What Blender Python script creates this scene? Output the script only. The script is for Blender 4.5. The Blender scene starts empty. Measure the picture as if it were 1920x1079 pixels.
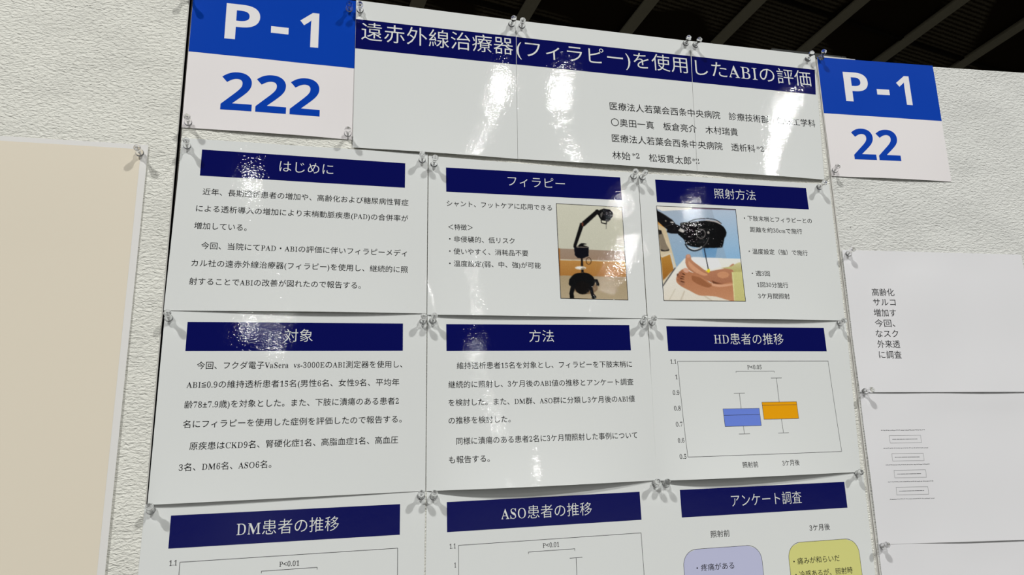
import bpy, bmesh, math, random
import numpy as np
from mathutils import Matrix, Vector

random.seed(7)
sc = bpy.context.scene
COL = sc.collection
W0 = 1.66                                   # height of the wall origin above the floor, metres

def WB(x, y, z=0.0):
    """wall frame (x right, y up, z towards the viewer, metres) -> world"""
    return Vector((x, -z, y + W0))

# ------------------------------------------------------------------ camera
cam_d = bpy.data.cameras.new('camera')
cam_d.sensor_width = 36.0
cam_d.lens = 1233.939 * 36.0 / 1920.0
cam_d.clip_start = 0.01
cam_d.clip_end = 300
cam = bpy.data.objects.new('camera', cam_d); COL.objects.link(cam)
_right = Vector((0.97457884, -0.02816855, 0.222267))
_down = Vector((0.02037165, -0.97681395, -0.21311851))
_fwd = Vector((0.22311674, 0.21222873, -0.95140837))
def _w(v): return Vector((v.x, -v.z, v.y))
_m = Matrix.Identity(4)
for _i, _v in enumerate((_w(_right), -_w(_down), -_w(_fwd))):
    for _k in range(3): _m[_k][_i] = _v[_k]
_m.translation = WB(-0.1039366, -0.13162095, 0.80912949)
cam.matrix_world = _m
sc.camera = cam

# ------------------------------------------------------------------ world, exposure
world = bpy.data.worlds.new('hall_air'); sc.world = world
world.use_nodes = True
world.node_tree.nodes['Background'].inputs[0].default_value = (0.95, 0.97, 1.0, 1)
world.node_tree.nodes['Background'].inputs[1].default_value = 0.06
sc.view_settings.view_transform = 'Standard'
sc.view_settings.look = 'None'
sc.view_settings.exposure = 0.0
sc.view_settings.gamma = 1.0
sc.view_settings.use_curve_mapping = False

# ------------------------------------------------------------------ hall lamps (high-bay discs hung in rows behind the viewer)
LAMP_W = 147.0
LAMPS = [  # x, height above wall origin, distance in front of the wall, radius
    (5.0, 7.2, 7.4, .33, 3.1), (-5.0, 7.6, 6.3, .33, 3.1),
    (2.7, 7, 11.7, .15, 1.15), (3.95, 7, 11.4, .15, 1.15), (9.5, 7, 11.6, .16, 1.15),
    (8.2, 7, 18.4, .15, 1.15), (10.9, 7, 18.6, .13, 1.15), (-3.2, 7, 17.9, .15, 1.15),
    (4.2, 7, 25.2, .24, 1.15), (10.8, 7, 24.0, .22, 1.15), (-4.2, 7, 27.5, .27, 1.15), (-4.0, 7, 31.5, .22, 1.15),
    (8.8, 7, 30.7, .26, 1.2), (-4.0, 7, 35.1, .26, 1.2), (-6.8, 7, 43.0, .34, 1.2), (-6.2, 7, 50.0, .34, 1.2), (9.6, 7, 54.5, .36, 1.2),
]
for _x, _y, _z, _r, _k in LAMPS:
    ld = bpy.data.lights.new('hall_lamp', 'AREA'); ld.shape = 'DISK'; ld.size = 2 * _r
    ld.energy = LAMP_W * _k * (_r / .23) ** 2; ld.color = (1.0, 1.0, 0.985)
    lo = bpy.data.objects.new('hall_lamp', ld); COL.objects.link(lo); lo.location = WB(_x, _y, _z)

# ------------------------------------------------------------------ colour and materials
def lin(c):
    return tuple((v / 255 / 12.92) if v / 255 <= .04045 else ((v / 255 + .055) / 1.055) ** 2.4 for v in c)

def new_mat(name):
    m = bpy.data.materials.new(name); m.use_nodes = True
    return m, m.node_tree, m.node_tree.nodes['Principled BSDF']

def coat_bump(nt, p, fine=4.4e-5, broad=.8e-4):
    """orange-peel ripple of a laminated sheet, on its clear coat"""
    g = nt.nodes.new('ShaderNodeNewGeometry')
    mp = nt.nodes.new('ShaderNodeMapping'); mp.inputs['Scale'].default_value = (1, 1, 1.8)
    nt.links.new(g.outputs['Position'], mp.inputs[0])
    n1 = nt.nodes.new('ShaderNodeTexNoise'); n1.inputs['Scale'].default_value = 320; n1.inputs['Detail'].default_value = 1.5
    n2 = nt.nodes.new('ShaderNodeTexNoise'); n2.inputs['Scale'].default_value = 42; n2.inputs['Detail'].default_value = 1
    nt.links.new(mp.outputs[0], n1.inputs['Vector']); nt.links.new(mp.outputs[0], n2.inputs['Vector'])
    b2 = nt.nodes.new('ShaderNodeBump'); b2.inputs['Distance'].default_value = broad
    b1 = nt.nodes.new('ShaderNodeBump'); b1.inputs['Distance'].default_value = fine
    nt.links.new(n2.outputs['Fac'], b2.inputs['Height']); nt.links.new(n1.outputs['Fac'], b1.inputs['Height'])
    nt.links.new(b2.outputs[0], b1.inputs['Normal'])
    nt.links.new(b1.outputs[0], p.inputs['Coat Normal'])

_MC = {}
def glossy(name, rgb, k=1.0):
    """print under a glossy laminate"""
    if name in _MC: return _MC[name]
    m, nt, p = new_mat(name)
    c = [min(v * k, .9) for v in lin(rgb)]
    p.inputs['Base Color'].default_value = (*c, 1); p.inputs['Roughness'].default_value = .6
    p.inputs['Specular IOR Level'].default_value = 0
    p.inputs['Coat Weight'].default_value = 1; p.inputs['Coat Roughness'].default_value = .03
    coat_bump(nt, p); _MC[name] = m
    return m

def matte(name, rgb, k=1.0, rough=.55, spec=.25):
    if name in _MC: return _MC[name]
    m, nt, p = new_mat(name)
    c = [min(v * k, .9) for v in lin(rgb)]
    p.inputs['Base Color'].default_value = (*c, 1); p.inputs['Roughness'].default_value = rough
    p.inputs['Specular IOR Level'].default_value = spec
    _MC[name] = m
    return m

PAPER = glossy('laminated_white_paper', (229, 231, 228))
NAVY = glossy('navy_print', (5, 10, 88))
INK = glossy('black_ink', (16, 16, 18))
WHITEINK = glossy('white_lettering', (229, 230, 226))
LINEINK = glossy('grey_line_ink', (62, 62, 64))
CARD = matte('matte_white_card', (236, 231, 230))
BLUE = matte('blue_print', (3, 64, 176), rough=.5, spec=.03)
CARDWHITE = matte('card_white_lettering', (236, 233, 232))
PLAIN = matte('plain_office_paper', (232, 231, 232), rough=.5, spec=.3)
PLAININK = matte('toner_ink', (22, 22, 24))
FAINTINK = matte('faint_toner', (104, 104, 106))
CREAM = matte('cream_poster_paper', (232, 222, 202), rough=.35, spec=.4)

def panel_mat(name, rgb):
    """embossed vinyl wallpaper of the display panels"""
    m, nt, p = new_mat(name)
    p.inputs['Roughness'].default_value = .55; p.inputs['Specular IOR Level'].default_value = .3
    g = nt.nodes.new('ShaderNodeNewGeometry')
    mp = nt.nodes.new('ShaderNodeMapping'); mp.inputs['Scale'].default_value = (.6, 1, 1.3)
    nt.links.new(g.outputs['Position'], mp.inputs[0])
    n1 = nt.nodes.new('ShaderNodeTexNoise'); n1.inputs['Scale'].default_value = 300; n1.inputs['Detail'].default_value = 2.0; n1.inputs['Distortion'].default_value = .6
    n2 = nt.nodes.new('ShaderNodeTexNoise'); n2.inputs['Scale'].default_value = 18; n2.inputs['Detail'].default_value = 3
    v = nt.nodes.new('ShaderNodeTexVoronoi'); v.inputs['Scale'].default_value = 60
    for n in (n1, n2, v): nt.links.new(mp.outputs[0], n.inputs['Vector'])
    b = nt.nodes.new('ShaderNodeBump'); b.inputs['Distance'].default_value = .0022; b.inputs['Strength'].default_value = 1
    nt.links.new(n1.outputs['Fac'], b.inputs['Height']); nt.links.new(b.outputs[0], p.inputs['Normal'])
    r = nt.nodes.new('ShaderNodeValToRGB')
    c = lin(rgb)
    r.color_ramp.elements[0].color = (*[q * .9 for q in c], 1); r.color_ramp.elements[0].position = .3
    r.color_ramp.elements[1].color = (*c, 1); r.color_ramp.elements[1].position = .6
    nt.links.new(n2.outputs['Fac'], r.inputs[0])
    # rare dark pin pricks in the vinyl
    cmp_ = nt.nodes.new('ShaderNodeMath'); cmp_.operation = 'LESS_THAN'; cmp_.inputs[1].default_value = .045
    nt.links.new(v.outputs['Distance'], cmp_.inputs[0])
    wn = nt.nodes.new('ShaderNodeMath'); wn.operation = 'GREATER_THAN'; wn.inputs[1].default_value = .72
    sp = nt.nodes.new('ShaderNodeSeparateColor'); nt.links.new(v.outputs['Color'], sp.inputs[0]); nt.links.new(sp.outputs[0], wn.inputs[0])
    mu = nt.nodes.new('ShaderNodeMath'); mu.operation = 'MULTIPLY'; nt.links.new(cmp_.outputs[0], mu.inputs[0]); nt.links.new(wn.outputs[0], mu.inputs[1])
    mx = nt.nodes.new('ShaderNodeMix'); mx.data_type = 'RGBA'
    nt.links.new(mu.outputs[0], mx.inputs['Factor']); nt.links.new(r.outputs[0], mx.inputs['A'])
    mx.inputs['B'].default_value = (.12, .11, .1, 1)
    nt.links.new(mx.outputs['Result'], p.inputs['Base Color'])
    return m
VINYL = panel_mat('embossed_cream_vinyl', (232, 231, 221))
VINYLR = panel_mat('embossed_white_vinyl', (226, 226, 220))
EDGE = matte('grey_panel_edge', (205, 203, 196), rough=.4)
DARKEDGE = matte('dark_panel_core', (60, 56, 50), rough=.8)

def clear_plastic(name, tint=(1, 1, 1), rough=.03):
    m, nt, p = new_mat(name)
    p.inputs['Base Color'].default_value = (*tint, 1); p.inputs['Roughness'].default_value = rough
    p.inputs['Transmission Weight'].default_value = 1; p.inputs['IOR'].default_value = 1.42
    return m
CLEAR = clear_plastic('clear_pin_plastic')
ACRYL = clear_plastic('clear_acrylic', (.93, .96, .95), .05)
m_, nt_, p_ = new_mat('steel'); p_.inputs['Base Color'].default_value = (.6, .6, .6, 1); p_.inputs['Metallic'].default_value = 1; p_.inputs['Roughness'].default_value = .25
STEEL = m_

# ------------------------------------------------------------------ object helpers
def link(name, me, mat, parent=None):
    o = bpy.data.objects.new(name, me); COL.objects.link(o)
    if mat is not None: me.materials.append(mat)
    if parent is not None: o.parent = parent
    return o

def tag(o, label, cat, group=None):
    o['label'] = label; o['category'] = cat
    if group: o['group'] = group
    return o

def mesh_of(name, verts, faces, smooth=False):
    me = bpy.data.meshes.new(name); me.from_pydata([tuple(v) for v in verts], [], [tuple(f) for f in faces]); me.update()
    if smooth: me.polygons.foreach_set('use_smooth', [True] * len(me.polygons))
    return me

def box_mesh(name, x0, x1, y0, y1, z0, z1, bevel=0.0):
    bm = bmesh.new()
    bmesh.ops.create_cube(bm, size=1, matrix=Matrix.Translation(((x0 + x1) / 2, (y0 + y1) / 2, (z0 + z1) / 2)) @ Matrix.Diagonal((x1 - x0, y1 - y0, z1 - z0, 1)))
    if bevel: bmesh.ops.bevel(bm, geom=bm.edges[:], offset=bevel, segments=2, affect='EDGES')
    me = bpy.data.meshes.new(name); bm.to_mesh(me); bm.free()
    return me

FACE = Matrix.Rotation(math.pi / 2, 4, 'X')             # local x right, y up, z towards the viewer
def wall_matrix(x, y, z=0.0, rot=0.0):                   # millimetres in the wall frame
    return Matrix.Translation(WB(x / 1000, y / 1000, z / 1000)) @ FACE @ Matrix.Rotation(rot, 4, 'Z')

# the right-hand panel is hinged a little towards the viewer and leans about one degree
_O = Vector((.592, .435, 0)); _B = Vector((.578, -.334, 0))
_ey = (_O - _B).normalized(); _px = Vector((_ey.y, -_ey.x, 0)); _th = math.radians(5.5)
_ex = _px * math.cos(_th) + Vector((0, 0, 1)) * math.sin(_th); _ez = _ex.cross(_ey)
_RM = Matrix.Identity(4)
for _i, _v in enumerate((_ex, _ey, _ez)):
    _q = _w(_v)
    for _k in range(3): _RM[_k][_i] = _q[_k]
_RM.translation = WB(*_O)
def right_matrix(x, y, z=0.0):
    return _RM @ Matrix.Translation((x / 1000, y / 1000, z / 1000))

# ------------------------------------------------------------------ lettering (outlines of Blender's own built-in font)
def math_bold(s, sans=False):
    o = ''
    for ch in s:
        if 'A' <= ch <= 'Z': o += chr((0x1D5D4 if sans else 0x1D400) + ord(ch) - 65)
        elif 'a' <= ch <= 'z': o += chr((0x1D5EE if sans else 0x1D41A) + ord(ch) - 97)
        elif '0' <= ch <= '9': o += chr((0x1D7EC if sans else 0x1D7CE) + ord(ch) - 48)
        else: o += ch
    return o

def raw_text(s, offset=0.0, res=3):
    cu = bpy.data.curves.new('lettering', 'FONT'); cu.body = s; cu.size = 1; cu.offset = offset; cu.resolution_u = res
    ob = bpy.data.objects.new('lettering', cu); COL.objects.link(ob)
    dg = bpy.context.evaluated_depsgraph_get(); dg.update()
    me = ob.evaluated_get(dg).to_mesh()
    n = len(me.vertices)
    co = np.zeros(n * 3); me.vertices.foreach_get('co', co) if n else None
    co = co.reshape(-1, 3)[:, :2].copy()
    fc = [tuple(p.vertices) for p in me.polygons]
    ob.evaluated_get(dg).to_mesh_clear()
    bpy.data.objects.remove(ob); bpy.data.curves.remove(cu)
    return co, fc

_b, _ = raw_text('国'); _bb, _ = raw_text('国国')
EM = _bb[:, 0].max() - _b[:, 0].max()
KM = _b[:, 0].max()
KC = (_b[:, 1].max() + _b[:, 1].min()) / 2
_adv = {}
def advance(s):
    if s not in _adv:
        c, _ = raw_text(s + '国'); _adv[s] = c[:, 0].max() - KM
    return _adv[s]

def runs(s):
    out = []
    for ch in s:
        k = ch.isascii() and (ch.isalnum())
        if out and out[-1][0] == k: out[-1][1] += ch
        else: out.append([k, ch])
    return out

def thin_stems(co, fc, slim=.34, floor_=.06, cap=.042):
    """turn the bold serif into a book weight: wide stems lose width, hairlines keep theirs"""
    if not len(co): return co
    seen = {}
    for q in fc:
        ar = sum(co[q[i]][0] * co[q[(i + 1) % len(q)]][1] - co[q[(i + 1) % len(q)]][0] * co[q[i]][1] for i in range(len(q)))
        q = q if ar > 0 else q[::-1]
        for i in range(len(q)):
            a, b = q[i], q[(i + 1) % len(q)]
            if (b, a) in seen: del seen[(b, a)]
            else: seen[(a, b)] = 1
    E = np.array(list(seen.keys()))
    d = co[E[:, 1]] - co[E[:, 0]]; L = np.hypot(d[:, 0], d[:, 1]) + 1e-9
    nr = np.stack([d[:, 1] / L, -d[:, 0] / L], 1)
    N = np.zeros_like(co)
    for k in (0, 1): np.add.at(N, E[:, k], nr)
    N /= (np.hypot(N[:, 0], N[:, 1])[:, None] + 1e-9)
    A, B = co[E[:, 0]], co[E[:, 1]]
    out = co.copy()
    for i in range(len(co)):
        nx = N[i, 0]
        if abs(nx) < .05: continue
        y = co[i, 1] - N[i, 1] * 2e-3; x = co[i, 0] - nx * 2e-3
        m = (A[:, 1] > y) != (B[:, 1] > y)
        if not m.any(): continue
        xs = A[m, 0] + (B[m, 0] - A[m, 0]) * (y - A[m, 1]) / (B[m, 1] - A[m, 1])
        t = (x - xs) if nx > 0 else (xs - x)
        t = t[t > 0]
        if not len(t): continue
        out[i, 0] -= nx * min(max(t.min() - floor_, 0) * slim, cap)
    return out

LATIN_X = .94
def line_mesh(s, bold=0.0, thin=-.009):
    """one line of mixed type: sans Japanese, serif Latin and digits; unit em"""
    vs, fs, x, n = [], [], 0.0, 0
    for k, t in runs(s):
        tt = math_bold(t) if k else t
        c, f = raw_text(tt, 0 if k else bold)
        if k: c = thin_stems(c, f)
        sx = LATIN_X if k else 1.0
        if len(c):
            d = c.copy(); d[:, 0] = d[:, 0] * sx + x
            vs.append(d); fs += [tuple(i + n for i in q) for q in f]; n += len(d)
        x += advance(tt) * sx
    v = np.concatenate(vs) / EM
    return v, fs

def fit_line(s, x0, x1, yc, em, bold=0.0):
    v, f = line_mesh(s, bold, -.009 if em > 15 else -.005)
    v = v.copy()
    a, b = v[:, 0].min(), v[:, 0].max()
    v[:, 0] = x0 + (v[:, 0] - a) / (b - a) * (x1 - x0)
    v[:, 1] = yc + (v[:, 1] - KC / EM) * em
    return v, f

def fit_box(s, x0, x1, y0, y1):
    c, f = raw_text(math_bold(s, True) if s.isalnum() else s, 0, 6)
    a = c.min(0); b = c.max(0); v = c.copy()
    v[:, 0] = x0 + (v[:, 0] - a[0]) / (b[0] - a[0]) * (x1 - x0)
    v[:, 1] = y0 + (v[:, 1] - a[1]) / (b[1] - a[1]) * (y1 - y0)
    return v, f

def grid_cut(v, f, step=6.0):
    """cut big letters along a grid so that they follow a bulging sheet"""
    bm = bmesh.new()
    bv = [bm.verts.new((a, b, 0)) for a, b in v]
    for q in f:
        try: bm.faces.new([bv[i] for i in q])
        except ValueError: pass
    v = np.asarray(v)
    for ax in (0, 1):
        x = v[:, ax].min() + step * .37
        while x < v[:, ax].max():
            bmesh.ops.bisect_plane(bm, geom=bm.verts[:] + bm.edges[:] + bm.faces[:], plane_co=(x, 0, 0) if ax == 0 else (0, x, 0), plane_no=(1, 0, 0) if ax == 0 else (0, 1, 0))
            x += step
    bm.verts.index_update()
    V = [(q.co.x, q.co.y) for q in bm.verts]; F = [tuple(w.index for w in q.verts) for q in bm.faces]
    bm.free()
    return V, F

def join(parts):
    V, F, n = [], [], 0
    for v, f in parts:
        V.append(np.asarray(v, float)); F += [tuple(i + n for i in q) for q in f]; n += len(v)
    return np.concatenate(V), F

# ------------------------------------------------------------------ sheets of paper
class Sheet:
    """a pinned sheet: outline corners (mm, local), a gentle bulge, printed layers that follow the bulge"""
    def __init__(s, name, mw, corners, z0=.6, lift=2.0, skew=1.0, ripple=.35, seed=0, paper=None, thick=.28, power=3.0):
        s.c = corners; s.z0 = z0; s.lift = lift; s.skew = skew; s.rip = ripple; s.power = power
        r = random.Random(seed); s.ph = [r.uniform(0, 6.28) for _ in range(4)]
        nx, ny = 48, 36
        V, F = [], []
        for side in (0, 1):
            for j in range(ny + 1):
                for i in range(nx + 1):
                    x, y = s.bil(i / nx, j / ny); V.append((x, y, s.z(x, y) - (thick if side else 0)))
        N = (nx + 1) * (ny + 1)
        I = lambda i, j, sd=0: j * (nx + 1) + i + sd * N
        for j in range(ny):
            for i in range(nx):
                F.append((I(i, j), I(i, j + 1), I(i + 1, j + 1), I(i + 1, j)))
                F.append((I(i, j, 1), I(i + 1, j, 1), I(i + 1, j + 1, 1), I(i, j + 1, 1)))
        def rim(q):                                          # the cut edge keeps its own corners, so the face stays flat up to it
            k = len(V); V.extend(V[i] for i in q); F.append((k, k + 1, k + 2, k + 3))
        for i in range(nx):
            rim((I(i, 0), I(i + 1, 0), I(i + 1, 0, 1), I(i, 0, 1))); rim((I(i, ny), I(i, ny, 1), I(i + 1, ny, 1), I(i + 1, ny)))
        for j in range(ny):
            rim((I(0, j), I(0, j, 1), I(0, j + 1, 1), I(0, j + 1))); rim((I(nx, j), I(nx, j + 1), I(nx, j + 1, 1), I(nx, j, 1)))
        me = mesh_of(name, [(a / 1000, b / 1000, c / 1000) for a, b, c in V], F)
        me.polygons.foreach_set('use_smooth', [k < 2 * nx * ny for k in range(len(me.polygons))])
        s.o = link(name, me, paper or PAPER); s.o.matrix_world = mw
    def bil(s, u, v):
        (ax, ay), (bx, by), (cx, cy), (dx, dy) = s.c       # TL TR BR BL
        return ((1 - v) * ((1 - u) * ax + u * bx) + v * ((1 - u) * dx + u * cx), (1 - v) * ((1 - u) * ay + u * by) + v * ((1 - u) * dy + u * cy))
    def uv(s, x, y):
        (ax, ay), (bx, by), (cx, cy), (dx, dy) = s.c
        return (x - (ax + dx) / 2) / ((bx + cx - ax - dx) / 2), ((ay + by) / 2 - y) / ((ay + by - cy - dy) / 2)
    def z(s, x, y):
        u, v = s.uv(x, y); u = min(max(u, 0), 1); v = min(max(v, 0), 1)
        p = s.ph
        z = s.lift * math.sin(math.pi * u ** s.skew) * v ** s.power
        z += s.rip * (math.sin(6.28 * 1.2 * u + p[0]) * math.sin(6.28 * .7 * v + p[1]) + .5 * math.sin(6.28 * 2.3 * u + 4 * v + p[2]) + .6 * math.sin(6.28 * 1.4 * v + p[3])) * min(1, 6 * v)
        return s.z0 + z + 1.3 * s.rip
    def layer(s, name, v, f, mat, parent=None, off=.1, smooth=False):
        V = [(x / 1000, y / 1000, (s.z(x, y) + off) / 1000) for x, y in v]
        me = mesh_of(name, V, f)
        if smooth: me.polygons.foreach_set('use_smooth', [True] * len(f))
        return link(name, me, mat, parent or s.o)
    def quad(s, name, c, mat, parent=None, off=.1, nx=40, ny=8):
        (ax, ay), (bx, by), (cx, cy), (dx, dy) = c
        V = []
        for j in range(ny + 1):
            for i in range(nx + 1):
                u, w = i / nx, j / ny
                V.append(((1 - w) * ((1 - u) * ax + u * bx) + w * ((1 - u) * dx + u * cx), (1 - w) * ((1 - u) * ay + u * by) + w * ((1 - u) * dy + u * cy)))
        F = [(j * (nx + 1) + i, (j + 1) * (nx + 1) + i, (j + 1) * (nx + 1) + i + 1, j * (nx + 1) + i + 1) for j in range(ny) for i in range(nx)]
        return s.layer(name, V, F, mat, parent, off, True)
    def rect(s, name, x0, x1, y0, y1, mat, parent=None, off=.1, nx=40, ny=8):
        return s.quad(name, [(x0, y1), (x1, y1), (x1, y0), (x0, y0)], mat, parent, off, nx, ny)
    def strokes(s, name, lines, mat, parent=None, w=.35, off=.14):
        V, F = [], []
        for pts in lines:
            q = []
            for a, b in zip(pts, pts[1:]):
                n = max(1, int(math.hypot(b[0] - a[0], b[1] - a[1]) / 8))
                q += [(a[0] + (b[0] - a[0]) * k / n, a[1] + (b[1] - a[1]) * k / n) for k in range(n)]
            q.append(pts[-1])
            for a, b in zip(q, q[1:]):
                d = Vector((b[0] - a[0], b[1] - a[1])); L = d.length
                if L < 1e-6: continue
                d /= L; nrm = Vector((-d.y, d.x)) * w / 2; e = d * w * .3
                k = len(V)
                A = Vector(a) - e; Bq = Vector(b) + e
                V += [A + nrm, A - nrm, Bq - nrm, Bq + nrm]; F.append((k, k + 1, k + 2, k + 3))
        return s.layer(name, V, F, mat, parent, off)
    def text(s, name, lines, em, mat, parent=None, off=.16, bold=0.0):
        v, f = join([fit_line(t, x0, x1, yc, em, bold) for t, x0, x1, yc in lines])
        return s.layer(name, v, f, mat, parent, off)

# ------------------------------------------------------------------ printed photographs: pixels painted from outlines (a print is flat)
def inside(poly, X, Y):
    r = np.zeros(X.shape, bool); n = len(poly)
    for i in range(n):
        x1, y1 = poly[i]; x2, y2 = poly[(i + 1) % n]
        if y1 == y2: continue
        c = ((y1 > Y) != (y2 > Y)) & (X < (x2 - x1) * (Y - y1) / (y2 - y1) + x1)
        r ^= c
    return r
def ell(cx, cy, rx, ry, a=0):
    return [(cx + rx * math.cos(t) * math.cos(a) - ry * math.sin(t) * math.sin(a), cy + rx * math.cos(t) * math.sin(a) + ry * math.sin(t) * math.cos(a)) for t in [k * .2618 for k in range(24)]]
def thick(pts, w):
    out = []
    for a, b in zip(pts, pts[1:]):
        dx, dy = b[0] - a[0], b[1] - a[1]; L = math.hypot(dx, dy) or 1; nx, ny = -dy / L * w / 2, dx / L * w / 2
        out.append([(a[0] + nx, a[1] + ny), (b[0] + nx, b[1] + ny), (b[0] - nx, b[1] - ny), (a[0] - nx, a[1] - ny)])
        out.append(ell(b[0], b[1], w / 2, w / 2))
    return out
def curve(pts, n=6):
    out = []
    P = [pts[0]] + list(pts) + [pts[-1]]
    for i in range(1, len(P) - 2):
        for k in range(n):
            t = k / n; a, b, c, d = P[i - 1], P[i], P[i + 1], P[i + 2]
            out.append(tuple(.5 * (2 * b[q] + (c[q] - a[q]) * t + (2 * a[q] - 5 * b[q] + 4 * c[q] - d[q]) * t * t + (3 * b[q] - a[q] - 3 * c[q] + d[q]) * t ** 3) for q in (0, 1)))
    return out + [pts[-1]]

def paint(corners, layers, nx=150, ny=210, soft=1):
    ss = 2
    u = (np.arange(nx * ss) + .5) / (nx * ss); v = (np.arange(ny * ss) + .5) / (ny * ss)
    Ug, Vg = np.meshgrid(u, v)
    (ax, ay), (bx, by), (cx, cy), (dx, dy) = corners
    X = (1 - Vg) * ((1 - Ug) * ax + Ug * bx) + Vg * ((1 - Ug) * dx + Ug * cx)
    Y = (1 - Vg) * ((1 - Ug) * ay + Ug * by) + Vg * ((1 - Ug) * dy + Ug * cy)
    img = np.zeros((ny * ss, nx * ss, 3))
    rg = np.random.RandomState(3)
    for poly, col in layers:
        m = inside(poly, X, Y) if poly is not None else np.ones(X.shape, bool)
        c = np.array(col, float)
        if c.ndim == 2:                                  # two colours: blend top to bottom of the outline
            ys = Y[m]
            if not len(ys): continue
            t = ((Y - ys.min()) / max(ys.max() - ys.min(), 1e-6))[..., None]
            cc = c[0] * (1 - t) + c[1] * t
        else: cc = np.broadcast_to(c, img.shape)
        img = np.where(m[..., None], cc, img)
    img = img.reshape(ny, ss, nx, ss, 3).mean((1, 3))
    for _ in range(soft):
        p = np.pad(img, ((1, 1), (1, 1), (0, 0)), 'edge')
        img = (p[:-2, 1:-1] + p[2:, 1:-1] + p[1:-1, :-2] + p[1:-1, 2:] + 4 * p[1:-1, 1:-1]) / 8
    img += rg.normal(0, 2.2, img.shape[:2])[..., None]
    return np.clip(img, 0, 255)

def print_mat(img_gain=1.27):
    m, nt, p = new_mat('glossy_photo_print')
    a = nt.nodes.new('ShaderNodeVertexColor'); a.layer_name = 'ink'
    nt.links.new(a.outputs[0], p.inputs['Base Color']); p.inputs['Roughness'].default_value = .6; p.inputs['Specular IOR Level'].default_value = 0
    p.inputs['Coat Weight'].default_value = 1; p.inputs['Coat Roughness'].default_value = .03
    coat_bump(nt, p)
    return m
PRINT = print_mat()

def photo_print(sh, quad, img, gain=1.27):
    ny, nx, _ = img.shape
    o = sh.quad('photograph', quad, PRINT, None, .1, nx - 1, ny - 1)
    me = o.data
    at = me.color_attributes.new('ink', 'FLOAT_COLOR', 'POINT')
    L = img / 255.0
    L = np.where(L <= .04045, L / 12.92, ((L + .055) / 1.055) ** 2.4) * gain
    buf = np.ones((ny * nx, 4)); buf[:, :3] = np.clip(L.reshape(-1, 3), 0, .9)
    at.data.foreach_set('color', buf.ravel())
    q = list(quad) + [quad[0]]
    sh.strokes('photograph_border', [q], INK, o, .75, .18)
    return o

# ------------------------------------------------------------------ the hall: floor, far ceiling
def structure(name, me, mat):
    o = link(name, me, mat); o['kind'] = 'structure'; return o
floor_m = matte('hall_floor', (100, 100, 98), rough=.5)
structure('floor', box_mesh('floor', -30, 36, -62, 14, -.1, 0), floor_m)

def ceiling_mat():
    m, nt, p = new_mat('perforated_dark_deck')
    p.inputs['Roughness'].default_value = .9; p.inputs['Specular IOR Level'].default_value = .05
    tc = nt.nodes.new('ShaderNodeTexCoord')
    w1 = nt.nodes.new('ShaderNodeTexWave'); w1.wave_type = 'BANDS'; w1.bands_direction = 'Y'; w1.inputs['Scale'].default_value = 3.6; w1.inputs['Distortion'].default_value = 2.0; w1.inputs['Detail Scale'].default_value = 7
    n = nt.nodes.new('ShaderNodeTexNoise'); n.inputs['Scale'].default_value = .45; n.inputs['Detail'].default_value = 1
    nt.links.new(tc.outputs['Object'], w1.inputs['Vector']); nt.links.new(tc.outputs['Object'], n.inputs['Vector'])
    r = nt.nodes.new('ShaderNodeValToRGB'); r.color_ramp.elements[0].position = .53; r.color_ramp.elements[1].position = .57
    nt.links.new(n.outputs['Fac'], r.inputs[0])
    mu = nt.nodes.new('ShaderNodeMath'); mu.operation = 'MULTIPLY'; nt.links.new(r.outputs[0], mu.inputs[0]); nt.links.new(w1.outputs['Fac'], mu.inputs[1])
    mx = nt.nodes.new('ShaderNodeMix'); mx.data_type = 'RGBA'
    mx.inputs['A'].default_value = (.030, .020, .009, 1); mx.inputs['B'].default_value = (.15, .125, .08, 1)
    nt.links.new(mu.outputs[0], mx.inputs['Factor']); nt.links.new(mx.outputs['Result'], p.inputs['Base Color'])
    return m
# the roof slopes: it drops gently beyond the panels
_bd = Vector((-.18045, -.143025, -.97313))                    # direction of the beams, wall frame
_c0 = Vector((4.6, 7.0, -9.0))
_cy = _w(_bd).normalized(); _cx = Vector((1, 0, 0)); _cx = (_cx - _cy * _cx.dot(_cy)).normalized(); _cz = _cx.cross(_cy)
_CM = Matrix.Identity(4)
for _i, _v in enumerate((_cx, _cy, _cz)):
    for _k in range(3): _CM[_k][_i] = _v[_k]
_CM.translation = WB(*_c0)
ce = structure('ceiling', box_mesh('ceiling', -20, 22, -6.5, 9, .13, .3), ceiling_mat()); ce.matrix_world = _CM
BEAM = matte('grey_painted_steel', (170, 162, 136), rough=.7, spec=.2)
beam0 = None
for k, bx in enumerate((-5.55, -3.78, -1.95, 0.0, 1.82, 3.62, 5.4, 7.2, 9.0)):
    # an I-beam: flange below, web above
    bm = bmesh.new()
    for (a0, a1, c0, c1) in ((-.12, .12, 0.0, .03), (-.02, .02, .03, .129)):
        bmesh.ops.create_cube(bm, size=1, matrix=Matrix.Translation(((a0 + a1) / 2, 1.2, (c0 + c1) / 2)) @ Matrix.Diagonal((a1 - a0, 15.0, c1 - c0, 1)))
    me = bpy.data.meshes.new('ceiling_beam'); bm.to_mesh(me); bm.free()
    o = structure('trim_%d' % (k + 1), me, BEAM); o.matrix_world = _CM @ Matrix.Translation((bx, 0, 0))
PURLIN = matte('dark_purlin', (34, 28, 18), rough=.9, spec=.1)
for k, py in enumerate((-1.3, .55, 2.6)):
    me = box_mesh('ceiling_purlin', -19, 21, py - .03, py + .03, .06, .129)
    o = structure('trim_%d' % (k + 21), me, PURLIN); o.matrix_world = _CM

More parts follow.
